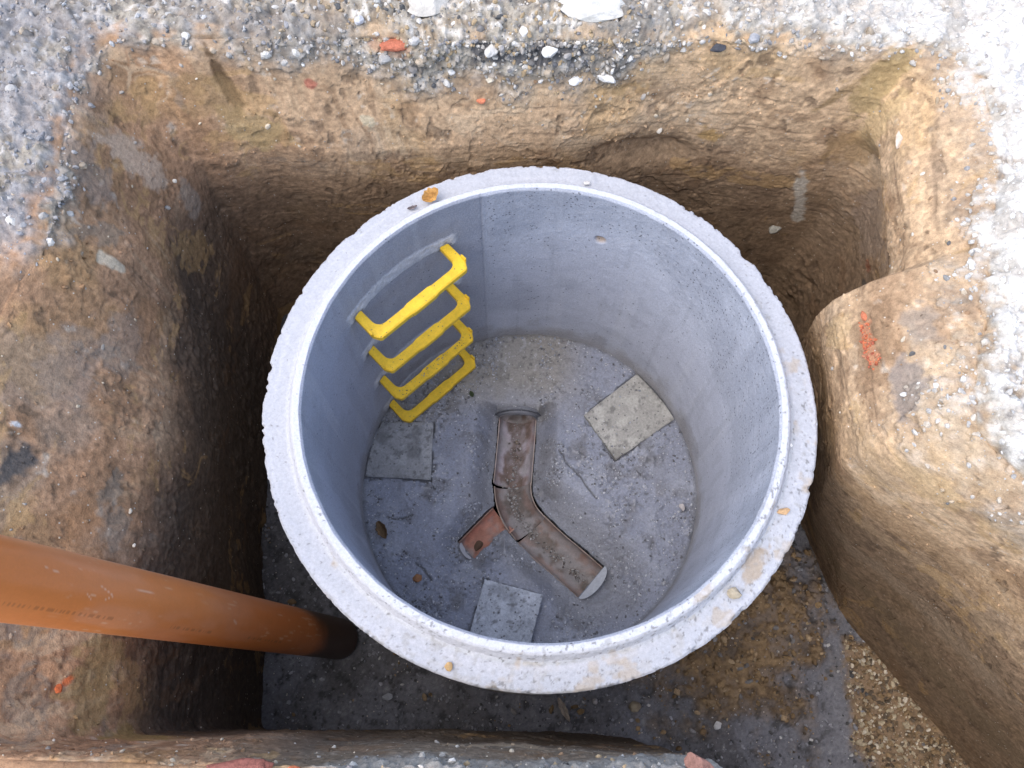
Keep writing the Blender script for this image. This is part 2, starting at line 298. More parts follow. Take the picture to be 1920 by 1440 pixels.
# pit floor
fx = np.arange(-.95, 1.75, .0042); fy = np.arange(-1.25, .9, .0042); nfx, nfy = len(fx), len(fy)
FX, FY = np.meshgrid(fx, fy); FX = FX.ravel(); FY = FY.ravel(); FP = np.c_[FX, FY, 0*FX].astype(np.float32)
fm = fbm(FP, .075, 5, 140, .62); f1 = fbm(FP, .024, 5, 71, .68); f2 = fbm(FP, .03, 3, 72); fb = fbm(FP, .25, 3, 73)
def pin(poly, soft=.03, wob=.02):             # soft mask of a plan polygon, counter-clockwise
    q_ = np.ones(len(FX), np.float32)*9
    for (a, b), (c, d) in zip(poly, poly[1:]+poly[:1]):
        l_ = math.hypot(c-a, d-b); q_ = np.minimum(q_, ((FX-a)*-(d-b)+(FY-b)*(c-a))/l_)
    return sst(-soft, soft, q_ + wob*fm)
brown = pin([(.42, -.60), (.78, -.63), (.86, -.42), (.95, -.20), (.5, -.05), (.3, -.5)], .10, .13)*(.65+.35*sst(-.5, .3, f2+.4*f1))
coarse = pin([(.935, -2.0), (2.2, -2.0), (2.2, 0), (.955, -.42)], .05, .09)
FZ = ZB + .014*fb + .010*fm + .0055*f1*(.6+.6*brown) + brown*(.02+.010*np.maximum(f2, -.2)) + .07*np.exp(-(((FX-.74)/.20)**2+((FY+.34)/.14)**2))
fc = np.tile(np.array([.155, .155, .17], np.float32), (len(FX), 1)); fc = mix(fc, (.085, .08, .08), sst(-.1, .6, fb+.4*fm)*.7)
fc = mix(fc, (.30, .30, .30), sst(.45, 1.0, f1)*.5); fc = mix(fc, (.04, .04, .04), sst(.1, .7, -f1)*.75); fc = mix(fc, (.20, .20, .215), pin([(.84, -2.0), (.945, -2.0), (.965, -.40), (.88, -.34)],   .04, .07)*.55)
bc = np.tile(np.array([.20, .135, .075], np.float32), (len(FX), 1)); bc = mix(bc, (.10, .07, .045), sst(.0, .7, fm)*.7); bc = mix(bc, (.27, .19, .11), sst(.1, .8, f2)*.6); bc = mix(bc, (.07, .055, .04), sst(.3, .8, -f1)*.6)
fc = fc*(1-brown[:, None])+bc*brown[:, None]; fc = mix(fc, (.25, .17, .10), coarse*.9); fc = mix(fc, (.07, .05, .03), coarse*sst(.0, .6, -f1)*.7)
FV = np.c_[FX, FY, FZ]
FF = grid_faces(nfy, nfx, wrap=False); FF = FF[(np.hypot(FX, FY)[FF] > .565).all(1)]
tag(mesh_np('pit_floor', FV, FF, M_soil, fc), kind='structure', label='dark gravelly bottom of the pit')

# ------------------------------------------------------------------ rocks
def icosa(sub=0):
    bm = bmesh.new(); bmesh.ops.create_icosphere(bm, subdivisions=sub+1, radius=1)
    V = np.array([v.co[:] for v in bm.verts], np.float32); F = np.array([[v.index for v in f.verts] for f in bm.faces], np.int32); bm.free(); return V, F
ICO1, ICO2, ICO3 = icosa(0), icosa(1), icosa(2)
rng = np.random.default_rng(7)
def rnd_rot(n):
    qn = rng.normal(size=(n, 4)); qn /= np.linalg.norm(qn, axis=1)[:, None]; a, b, c, d = qn.T
    return np.stack([1-2*(c*c+d*d), 2*(b*c-d*a), 2*(b*d+c*a), 2*(b*c+d*a), 1-2*(b*b+d*d), 2*(c*d-b*a), 2*(b*d-c*a), 2*(c*d+b*a), 1-2*(b*b+c*c)], -1).reshape(n, 3, 3)
def scatter(name, pos, size, colr, mat, base=ICO1, parent=None, flat=.75, jt=.28, smooth=False):
    V0, F0 = base; n = len(pos); sc = rng.uniform([.8, .6, .45], [1.25, 1.0, flat], (n, 3)); Rm = rnd_rot(n)
    jit = 1+rng.uniform(-jt, jt, (n, len(V0), 1))
    V = np.einsum('nij,nvj->nvi', Rm, V0[None]*jit*sc[:, None, :])*size[:, None, None]+pos[:, None, :]
    F = (F0[None]+(np.arange(n)*len(V0))[:, None, None]).reshape(-1, 3)
    cc = np.repeat(colr, len(V0), 0)
    return mesh_np(name, V.reshape(-1, 3), F, mat, cc, smooth=smooth, parent=parent)
def pick_cols(n, pal, wts, jit=.2):
    pal = np.array(pal); i = rng.choice(len(pal), n, p=np.array(wts)/sum(wts)); return np.clip(pal[i]*rng.uniform(1-jit, 1+jit, (n, 1)), .02, .88)
PAL = [(.62,.58,.52), (.40,.37,.33), (.30,.29,.29), (.48,.36,.22), (.13,.13,.13), (.78,.76,.72)]
def choose(mask, n):
    w_ = mask*1.0; i = np.flatnonzero(w_ > .01); p_ = w_[i]/w_[i].sum(); return rng.choice(i, n, p=p_)
def sizes(n, a, b, k=2.2): return a+(b-a)*rng.random(n)**k
vis = (RAD < 1.45) & near & ~((Y < -.8))
gm = (gsoft*(RAD < 1.55)*vis*(1-leftlow) + on_wall*strata*.8*(1-.5*rightw))*(1-.75*nearside)
i = choose(gm, 15000); s = sizes(15000, .0014, .0088, 3); cw = pick_cols(15000, PAL, [3, 3, 2, 3, 1, .6])*.85
wl = (white[i]+.5*rightw[i]*strata[i])[:, None]; cw = cw*(1-wl*.9)+np.array([.66, .64, .60])*wl*.9
lg = lgrey[i][:, None]*.6; cw = cw*(1-lg)+np.array([.33, .33, .35])*lg
tag(scatter('road_base_gravel', P[i]+np.array([0, 0, .0]), s, cw, M_gravel), kind='stuff', label='small grey and white crushed stone in the top layer of the pit side')
nB = 380; i = choose(gm*(1-.8*rightw), nB); s = sizes(nB, .005, .014, 2.2); cw = pick_cols(nB, [(.46,.44,.41), (.32,.30,.28), (.40,.33,.25), (.56,.54,.50), (.19,.18,.17)], [3, 2.5, 2, 2, 1])
tag(scatter('road_base_clods', P[i]-np.array([0, 0, .004]), s, cw, M_stone, base=ICO2, flat=.85, jt=.16, smooth=False), kind='stuff', label='larger clods and stones of the road base at the top of the pit')
i = choose(on_wall*(1-strata)*vis*(Z > -.12)*(.1+ROUGHZ), 1500); s = sizes(1500, .0012, .006, 3); cw = col[i]*rng.uniform(.6, 1.2, (1500, 1))
tag(scatter('loam_crumbs', P[i], s, np.clip(cw, .03, .8), M_soil), kind='stuff', label='loose loam crumbs stuck to the pit sides')
fr = np.hypot(FX, FY); fw = (fr > .6)*(FY < .3)*(.35+coarse*1.6)*(1-.25*brown)*(FX > -.9)
NG = 25000; i = choose(fw, NG); s = sizes(NG, .0013, .0078, 2.8)*(1+.35*coarse[i])
cw = pick_cols(NG, [(.20,.20,.215), (.29,.29,.31), (.44,.43,.42), (.08,.08,.08)], [4, 3, .35, 3]); cb = pick_cols(NG, [(.42,.35,.24), (.26,.18,.10), (.56,.50,.40), (.13,.10,.07)], [3, 3, 1.2, 2.5]); cd_ = pick_cols(NG, [(.24,.165,.09), (.16,.11,.065), (.34,.26,.16), (.09,.07,.05)], [3, 3, .5, 2])
u_ = rng.random((NG, 1)); cw = np.where(u_ < coarse[i][:, None], cb, np.where(u_ < (coarse+brown)[i][:, None], cd_, cw))
tag(scatter('gravel', FV[i]+np.array([0, 0, .0015]), s, cw, M_gravel), kind='stuff', label='loose gravel lying on the pit floor around the chamber')

i = choose(on_wall*(1-strata)*vis*(Z > -.06)*(.5+ROUGHZ), 240); s = sizes(240, .002, .008, 2.5)
tag(scatter('embedded_pebbles', P[i], s, pick_cols(240, [(.52,.45,.34), (.36,.33,.29), (.30,.19,.11), (.62,.57,.48)], [3, 3, 2, 1]), M_stone, base=ICO2, jt=.12), kind='stuff', label='small pebbles stuck in the loam sides of the pit')
bk = on_wall*sst(1.3, .3, np.sqrt((dang(DEG, 8.5)*math.pi/180*RAD/.055)**2+((Z-.095)/.016)**2)+.5*N_MID); i = choose(bk, 150)
tag(scatter('brick_crumbs', P[i], sizes(150, .0012, .006, 2.5), pick_cols(150, [(.56,.17,.08), (.48,.22,.13), (.40,.12,.07)], [3, 2, 2]), M_brick), kind='stuff', label='orange crumbs of crushed brick in the right pit side')
nC = 1100; cw_ = (brown+.25*sst(.2, .6, fm))*(fr > .6)*(FY < .25)*(FX > -.85)*(FX < 1.3); i = rng.choice(len(FX), nC, p=cw_/cw_.sum())
tag(scatter('soil_clods', FV[i]+np.array([0, 0, .002]), sizes(nC, .0025, .013, 3), pick_cols(nC, [(.24,.165,.09), (.17,.115,.065), (.32,.235,.145), (.20,.19,.185)], [3, 3, 1.2, 1.2]), M_soil, base=ICO2, jt=.16), kind='stuff', label='loose brown soil clods fallen on the pit floor')
def rock(name, pos, size, colr, mat, label, cat, rz=0, seed=1, tilt=0, group=None, sharp=.22):
    V, F = ICO3; V = V.copy(); V *= (1+sharp*fbm(V+seed*3.1, .9, 2, seed)[:, None]+.05*fbm(V, .2, 2, seed+1)[:, None])
    for k in range(7):                        # knock flat faces into it
        r_ = np.random.default_rng(seed*31+k); nrm = r_.normal(size=3); nrm /= np.linalg.norm(nrm); d_ = V@nrm-r_.uniform(.62, .85); V -= np.maximum(d_, 0)[:, None]*nrm
    V *= np.array(size); a = rad(rz); t_ = rad(tilt)
    V = V@np.array([[1, 0, 0], [0, math.cos(t_), math.sin(t_)], [0, -math.sin(t_), math.cos(t_)]]); V = V@np.array([[math.cos(a), math.sin(a), 0], [-math.sin(a), math.cos(a), 0], [0, 0, 1]])
    cc = np.tile(np.array(colr, np.float32), (len(V), 1))*(1+.15*fbm(V, .02, 2, seed)[:, None])
    o = mesh_np(name, V, F, mat, cc, smooth=False); o.location = pos
    return tag(o, label, cat, group)

# ------------------------------------------------------------------ manhole chamber
chamber = bpy.data.objects.new('manhole_chamber', None); COL.objects.link(chamber)
tag(chamber, 'round precast concrete manhole chamber standing open in the pit', 'manhole')
NC = 1500
prof = []                                     # (r, z, zone)
def seg(a, b, n, zone):
    for k in range(n): f = k/n; prof.append((a[0]+(b[0]-a[0])*f, a[1]+(b[1]-a[1])*f, zone))
seg((.585, -.96), (.59, -.06), 60, 0); seg((.59, -.06), (.59, -.004), 20, 0); seg((.59, -.004), (.586, .0), 3, 1); seg((.586, 0), (.539, .003), 20, 1)
seg((.539, .003), (.532, .007), 4, 1); seg((.532, .007), (.522, .031), 9, 2); seg((.522, .031), (.517, .0355), 4, 2); seg((.517, .0355), (.504, .0355), 7, 2); seg((.504, .0355), (.4995, .031), 3, 3)
seg((.4995, .031), (.5, -.84), 260, 3); prof.append((.5, -.84, 3))
pr = np.array(prof); tc_ = np.arange(NC)*2*np.pi/NC
rp = np.repeat(pr[:, 0], NC); zp = np.repeat(pr[:, 1], NC); zo = np.repeat(pr[:, 2], NC); tp = np.tile(tc_, len(pr)); dg = np.degrees(tp)
Q = np.c_[rp*np.cos(tp), rp*np.sin(tp), zp]
e1 = fbm(Q, .012, 3, 81); e2 = fbm(Q, .05, 3, 82); e3 = fbm(Q, .25, 3, 83)
edge = np.exp(-((rp-.59)/.006)**2-((zp+.002)/.014)**2)      # chipped arris of the outer edge
chip = np.clip(fbm(Q*np.array([1, 1, .2]), .02, 4, 84, .65)-.15+.25*fbm(Q, .2, 2, 90), 0, 1)
dr = -edge*chip*.0065 + .0008*e1 + .0012*e2*(zo == 0); dzv = -edge*chip*.006 + (zo == 1)*(.0007*e1+.0015*e2) + (zo == 2)*(.0006*e1+.0008*e2)
inn = (zo == 3)
porz = inn*sst(106.5, 105.5, dg+.6*e2)*sst(-40, -10, dg)*1.0; porz = inn*((dg < 106.5) | (dg > 300))*1.0
porz = porz*sst(-.55, -.05, zp+.12*e3)
dr = np.where(inn, .0009*e2+.0006*porz*e1, dr)
RUNGZ = [-.125, -.340, -.555, -.765]; RUNGA = 134.0
bandm = np.zeros(len(Q))
for z in RUNGZ:                               # rough strips left where the steps were set into the wall
    g = sst(.026, .020, np.abs(zp-(z+.008))+.004*e1+.003*e2)*sst(20.5, 19.0, np.abs(dang(dg, RUNGA))+.5*e1); bandm = np.maximum(bandm, g)
bandm *= inn
dr -= bandm*(.0022+.0012*e1)
seam = inn*np.exp(-((dang(dg, 106.5)+.12*e1)/.22)**2); dr += seam*.0012
hole = inn*sst(1.1, .7, np.sqrt((dang(dg, 72.4)*.00873/.016)**2+((zp+.148)/.017)**2)+.2*e2); dr += hole*.02*sst(-.175, -.135, zp)
Q[:, 0] += dr*np.cos(tp); Q[:, 1] += dr*np.sin(tp); Q[:, 2] += dzv
cR = np.tile(np.array([.465, .475, .492], np.float32), (len(Q), 1))
lowr = sst(-20, -60, dang(dg, 0))*(1-sst(-110, -150, dang(dg, 0)))
dirt = fbm(Q, .03, 4, 85)
top = (zo == 1) | (zo == 2)
cR = mix(cR, (.44, .41, .36), top*sst(.45, .8, dirt-.45+.62*np.cos(tp-rad(-62))+.25*e1)*.7)
cR = mix(cR, (.40, .405, .44), (zo == 1)*sst(.537, .542, rp)*.55)
cR = mix(cR, (.58, .585, .62), (zo == 2)*.6)
cR = mix(cR, (.16, .155, .15), top*sst(.85, 1.1, fbm(Q, .006, 2, 186)+.25*np.cos(tp-rad(-60)))*.7)
rs = sst(1.2, .7, np.sqrt((dang(dg, -39)/3.6)**2+((rp-.552)/.022)**2)+.5*e2+.3*e1); cR = mix(cR, (.36, .29, .215), top*rs*.85)
cR = mix(cR, (.40, .33, .25), top*sst(.5, .85, fbm(Q, .045, 4, 187)-.45+.62*np.cos(tp-rad(-50)))*.65)
cR = mix(cR, (.30, .29, .27), top*sst(.5, .8, fbm(Q, .012, 3, 86)-.40+.45*np.cos(tp-rad(-55))+.5*fbm(Q, .10, 3, 191))*.5)
cR = mix(cR, (.52, .52, .55), (zo == 1)*sst(.2, .8, fbm(np.c_[rp*90, tp*2, 0*zp], 1, 3, 87))*.35)
ci = np.tile(np.array([.42, .437, .495], np.float32), (len(Q), 1))
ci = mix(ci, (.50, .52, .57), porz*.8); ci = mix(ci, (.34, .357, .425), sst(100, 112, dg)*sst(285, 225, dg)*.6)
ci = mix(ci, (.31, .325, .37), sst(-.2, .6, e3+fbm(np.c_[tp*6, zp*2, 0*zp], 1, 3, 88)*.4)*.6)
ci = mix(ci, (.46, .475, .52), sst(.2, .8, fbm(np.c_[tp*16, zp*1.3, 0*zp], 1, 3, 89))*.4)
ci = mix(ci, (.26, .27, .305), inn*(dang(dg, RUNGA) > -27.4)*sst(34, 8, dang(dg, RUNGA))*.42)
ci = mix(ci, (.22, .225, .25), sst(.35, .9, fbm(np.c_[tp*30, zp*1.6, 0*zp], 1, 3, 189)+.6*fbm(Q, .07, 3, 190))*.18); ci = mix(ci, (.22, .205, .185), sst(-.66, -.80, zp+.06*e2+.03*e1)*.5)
ci = mix(ci, (.55, .56, .59), bandm*(.75+.25*np.clip(e1, -1, 1)))
socket = np.zeros(len(Q))
for z in RUNGZ:
    for sg in (-1, 1):
        socket = np.maximum(socket, inn*sst(1.25, .8, np.sqrt((dang(dg, RUNGA+sg*15.9)*.00873/.019)**2+((zp-(z-.010))/.017)**2)+.25*e1))
ci = mix(ci, (.12, .12, .125), socket*.65)
ci = mix(ci, (.22, .22, .24), seam*.4); ci = mix(ci, (.40, .31, .24), hole)
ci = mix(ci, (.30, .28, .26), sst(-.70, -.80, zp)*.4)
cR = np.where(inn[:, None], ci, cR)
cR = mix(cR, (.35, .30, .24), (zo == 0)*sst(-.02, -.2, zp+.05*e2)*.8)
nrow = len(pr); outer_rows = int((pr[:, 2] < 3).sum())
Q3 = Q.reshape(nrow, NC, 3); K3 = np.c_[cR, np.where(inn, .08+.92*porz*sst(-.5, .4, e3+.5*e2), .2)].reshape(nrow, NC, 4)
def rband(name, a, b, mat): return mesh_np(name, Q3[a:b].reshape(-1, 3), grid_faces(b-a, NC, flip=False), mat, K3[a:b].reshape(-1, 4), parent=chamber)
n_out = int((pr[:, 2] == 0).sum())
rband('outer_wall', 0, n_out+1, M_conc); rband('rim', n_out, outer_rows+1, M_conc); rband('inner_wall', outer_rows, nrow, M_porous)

# channel path
def catmull(pts, n=24):
    pts = [np.array(p, float) for p in pts]; pts = [2*pts[0]-pts[1]]+pts+[2*pts[-1]-pts[-2]]; out = []
    for k in range(1, len(pts)-2):
        a, b, c, d = pts[k-1:k+3]
        for t in np.arange(n)/n: out.append(.5*((2*b)+(c-a)*t+(2*a-5*b+4*c-d)*t*t+(3*b-3*c+d-a)*t**3))
    out.append(pts[-2]); return np.array(out)
STRAIGHT = catmull([(-.040, .42), (-.040, .247), (-.046, .13), (-.053, .03)]); BEND = catmull([(-.053, .03), (-.046, -.02), (-.026, -.068), (.006, -.108)]); OUTLET = catmull([(.006, -.108), (.063, -.162), (.125, -.213), (.187, -.266)])
BRANCH = catmull([(-.045, -.045), (-.10, -.102), (-.18, -.188)])
PATH = np.r_[STRAIGHT, BEND[1:], OUTLET[1:]]; ZC = -.884; RO = .060
def dist_path(px, py, path):
    best = np.full(len(px), 9.0); par = np.zeros(len(px))
    for k in range(len(path)-1):
        a, b = path[k], path[k+1]; e = b-a; L2 = e@e; t = np.clip(((px-a[0])*e[0]+(py-a[1])*e[1])/L2, 0, 1); d = np.hypot(px-a[0]-t*e[0], py-a[1]-t*e[1]); m_ = d < best; best[m_] = d[m_]; par[m_] = (k+t[m_])
    return best, par
NB = 420; ax = np.linspace(-.505, .505, NB); gx, gy = np.meshgrid(ax, ax); gx = gx.ravel(); gy = gy.ravel(); rg_ = np.hypot(gx, gy)
G2 = np.c_[gx, gy, 0*gx]
dA, pA = dist_path(gx, gy, PATH); dB, pB = dist_path(gx, gy, BRANCH)
b1 = fbm(G2, .16, 3, 91); b2 = fbm(G2, .04, 4, 92); b3 = fbm(G2, .012, 3, 93)
openA = (gy < .250)
wide = .075+.05*sst(.0, .15, gx)*sst(.15, -.05, gy)
depA = (.084+.006*sst(.0, .12, gy)-.010*sst(-.05, -.2, gy))*sst(.06+wide, .060, dA)*sst(0, 1, (.264+.5*np.clip(dA-.075, 0, .12)-gy)/(.016+.5*np.clip(dA-.075, 0, .12)))
depB = .058*sst(.10, .04, dB)
hb = -.793+.006*b1+.0035*b2*sst(.06, .09, dA)+.0022*b3*sst(.05, .08, dA) - np.maximum(np.maximum(depA, .046*sst(.078, .0640, dA)*(gy < .262)), depB) + .004*sst(.40, .5, rg_)
rough_z = sst(-.1, .5, fbm(G2, .14, 3, 94)+.3*sst(.1, -.3, gx)*1.0); hb += rough_z*.003*b3*sst(.06, .1, dA)
crk = np.zeros(len(gx))
for line in ([(.088, .118), (.110, .085), (.147, .043), (.170, .01), (.20, -.03)], [(-.33, -.235), (-.30, -.255), (-.285, -.285)], [(-.42, -.10), (-.38, -.105), (-.35, -.095)]):
    dd, _ = dist_path(gx+.004*b2, gy+.004*b2, np.array(line)); crk = np.maximum(crk, sst(.0042, .001, dd))
hb -= crk*.006
SLABS = [[(.164, .229), (.335, .372), (.455, .23), (.26, .088)], [(-.500, .193), (-.299, .194), (-.298, .013), (-.512, .02)], [(-.127, -.278), (.041, -.319), (-.005, -.500), (-.175, -.470)]]
gap = np.zeros(len(gx))
for sp in SLABS:
    dd, _ = dist_path(gx+.0025*b2, gy+.0025*b2, np.array(sp+sp[:1])); gap = np.maximum(gap, sst(.0075, .002, dd+.003*b3)*sst(-.25, .25, b2+.6*fbm(G2, .11, 2, 97)))
hb -= gap*.010
holeA = (dA < .0610+.0022*b2) & openA & (pA < len(PATH)-1.001)
hl = ((gx+.108)*-.707+(gy+.104)*.707)                       # across the branch
holeB = (dB < .046) & (hl > -.030-.02*sst(-.12, -.04, gx)*0 + .004*b2) & (pB > 0) & (pB < len(BRANCH)-1.001) 
inside = rg_ < .5035
bad = holeA | holeB | ~inside
V = np.c_[gx, gy, hb]; F = grid_faces(NB, NB, wrap=False); F = F[~bad[F].any(1)]
cb = np.tile(np.array([.235, .252, .305], np.float32), (len(gx), 1))
cb = mix(cb, (.31, .328, .375), sst(.0, .8, b1+.5*b2)*.6); cb = mix(cb, (.15, .15, .16), sst(.0, .7, fbm(G2, .05, 4, 95))*.55*(.4+rough_z))
cb = mix(cb, (.27, .25, .215), sst(.16, .34, gy+.07*b1)*sst(.22, .05, gx)*.8)        # brownish damp patch at the far side
cb = mix(cb, (.13, .125, .12), sst(.3, .7, fbm(G2, .03, 4, 96))*sst(.085, .062, dA)*.4)
cb = mix(cb, (.40, .40, .41), sst(.55, .95, b3)*.5*rough_z); cb = mix(cb, (.08, .08, .08), np.maximum(crk*.8, sst(.5, .9, -b3)*rough_z*.6))
cb = mix(cb, (.215, .215, .225), sst(.19, .10, dA)*sst(.05, .075, dA)*sst(-.4, .3, b1)*.6)
cb = mix(cb, (.08, .08, .085), gap*.5)
cb = mix(cb, (.10, .10, .10), sst(.0615, .072, dA)*0+sst(.074, .064, dA)*(gy < .262)*.35)
cb = mix(cb, (.11, .11, .11), sst(.485, .5, rg_)*.5)
ed = np.sort(np.concatenate([F[:, [0, 1]], F[:, [1, 2]], F[:, [2, 3]], F[:, [3, 0]]]), 1); eu, ec = np.unique(ed, axis=0, return_counts=True); eb = eu[(ec == 1)]; eb = eb[(rg_[eb] < .49).all(1)]
bv = np.unique(eb); mp = np.full(len(V), -1); mp[bv] = len(V)+np.arange(len(bv)); low_ = V[bv].copy(); low_[:, 2] = np.minimum(low_[:, 2]-.012, ZC-.010)
arch = (gy[bv] > .243) & (dA[bv] < .062); low_[arch, 2] = np.minimum(low_[arch, 2], ZC+np.sqrt(np.maximum(.0615**2-dA[bv][arch]**2, 0)))*0+np.minimum(V[bv][arch, 2], ZC+np.sqrt(np.maximum(.0615**2-dA[bv][arch]**2, 0)))
F = np.r_[F, np.c_[eb[:, 0], eb[:, 1], mp[eb[:, 1]], mp[eb[:, 0]]]]; V = np.r_[V, low_]; cb = np.r_[cb, cb[bv]*.9]
used = np.zeros(len(V), bool); used[F.ravel()] = True; idx = np.cumsum(used)-1
bench = mesh_np('benching', V[used], idx[F], M_mortar, cb[used], parent=chamber)

def trough(name, path, r_, half, z0, mat, colf, parent, full_to=None, thick=.0035, n2=40, fall=0.0):
    # a pipe laid along a path; 'half' pipes keep only the lower part
    T = np.gradient(path, axis=0); T /= np.linalg.norm(T, axis=1)[:, None]; Nn = np.c_[-T[:, 1], T[:, 0]]
    a = np.linspace(-math.pi, 0, n2) if half else np.linspace(-math.pi, math.pi, n2*2)
    Vv = []; k = len(path)
    for rr_ in (r_-thick, r_):
        ring = np.stack([path[:, None, 0]-Nn[:, None, 0]*np.cos(a)*rr_, path[:, None, 1]-Nn[:, None, 1]*np.cos(a)*rr_, np.broadcast_to(z0+np.sin(a)*rr_, (k, len(a)))-fall*np.arange(k)[:, None]/k], -1); Vv.append(ring)
    A = Vv[0].reshape(-1, 3); B = Vv[1].reshape(-1, 3); m = len(a); Fg = grid_faces(k, m, wrap=False); n = len(A)
    fs = [Fg, Fg[:, ::-1]+n]; r0 = np.arange(m-1); last = (k-1)*m
    fs.append(np.c_[r0, r0+1, r0+1+n, r0+n]); fs.append(np.c_[last+r0, last+r0+n, last+r0+1+n, last+r0+1])
    if half: c0 = np.arange(k-1)*m; fs.append(np.c_[c0, c0+n, c0+m+n, c0+m]); c1 = c0+m-1; fs.append(np.c_[c1, c1+m, c1+m+n, c1+n])
    Vall = np.r_[A, B]; ang = np.tile(np.tile(a, k), 2); cv = colf(Vall, ang)
    if not half: cv[n:] = (.17, .175, .195)          # mortar clinging to the outside
    return mesh_np(name, Vall, np.concatenate(fs), mat, cv, parent=parent)
def chan_col(base, film, dirtc, dw, seed):
    def f(Vv, a):
        c = np.tile(np.array(base, np.float32), (len(Vv), 1)); n_ = fbm(Vv, .03, 4, seed); n2_ = fbm(Vv, .010, 3, seed+1)
        c = mix(c, film, sst(-.3, .5, n_+.2)*.7); mid = np.abs(a+math.pi/2)
        c = mix(c, dirtc, sst(dw+.25, dw-.15, mid+.35*n_+.15*n2_)*(.75+.2*np.clip(n2_, -1, 1))); c = mix(c, (.13, .10, .085), sst(.5, .9, n2_)*sst(.9, .3, mid)*.5)
        c = mix(c, (.30, .285, .285), sst(.0, .6, fbm(Vv, .045, 4, seed+2)+.15)*.7)
        c = mix(c, (.38, .30, .235), (np.abs(a+math.pi/2) > math.pi/2-.02)*(np.abs(a+math.pi/2) < math.pi/2+.02)*.45)
        return np.clip(c, .02, .8)
    return f
seg1 = STRAIGHT; mouth_i = int(np.argmin(np.abs(STRAIGHT[:, 1]-.247)))
COLLAR = np.array([(-.040, .290), (-.040, .270), (-.040, .2555), (-.040, .2500)])
chan = bpy.data.objects.new('channel', None); COL.objects.link(chan); chan.parent = chamber
trough('inlet_pipe', STRAIGHT[:mouth_i+2], .0625, False, ZC, M_clay, chan_col((.30, .22, .19), (.45, .42, .42), (.12, .085, .06), .55, 101), chan)
trough('pipe_collar', COLLAR, .076, False, ZC-.002, M_mortar, lambda Vv, a: mix(np.tile(np.array([.20, .205, .225], np.float32), (len(Vv), 1)), (.12, .115, .11), sst(-.2, .6, fbm(Vv, .02, 3, 111)).astype(np.float32)*.7), chan, thick=.0125)
trough('straight_channel', STRAIGHT[mouth_i:], RO, True, ZC-.001, M_clay, chan_col((.33, .25, .24), (.42, .40, .45), (.095, .065, .045), .62, 103), chan)
trough('bend_channel', BEND, RO-.002, True, ZC-.003, M_clay, chan_col((.22, .155, .13), (.27, .215, .20), (.115, .105, .095), .50, 105), chan)
trough('outlet_channel', OUTLET, RO, True, ZC-.004, M_clay, chan_col((.27, .18, .145), (.34, .27, .245), (.125, .115, .10), .50, 107), chan)
trough('branch_channel', BRANCH[15:], .047, True, ZC+.002, M_clay, chan_col((.52, .23, .165), (.50, .26, .20), (.30, .15, .11), .55, 109), chan)
def end_board(name, p0, p1, out, zlo, zhi, colr, seed, thick=.006):
    p0 = np.array(p0); p1 = np.array(p1); c = (p0+p1)/2; h = (p1-p0)/2; out = np.array(out); n = 14; t = np.linspace(0, math.pi, n)
    Vv = []
    for dd in (0, thick):
        for a in t:
            xy = c-h*np.cos(a)+out*math.sin(a); Vv.append((xy[0], xy[1], zlo+(zhi-zlo)*math.sin(a)-dd))
    Fq = [[0, k, k+1] for k in range(1, n-1)]+[[n, n+k+1, n+k] for k in range(1, n-1)]+[[k, k+n, k+1] for k in range(n-1)]+[[k+1, k+n, k+n+1] for k in range(n-1)]+[[0, n-1, n], [n-1, 2*n-1, n]]
    Vv = np.array(Vv); return mesh_np(name, Vv, np.array(Fq), M_plaster, np.tile(np.array(colr), (len(Vv), 1)), smooth=False, parent=chan)
end_board('end_board', (.229, -.220), (.150, -.315), (.020, -.018), -.862, -.836, (.40, .42, .45), 1)
end_board('end_board', (-.203, -.160), (-.170, -.208), (-.012, -.009), -.856, -.836, (.40, .40, .43), 2)

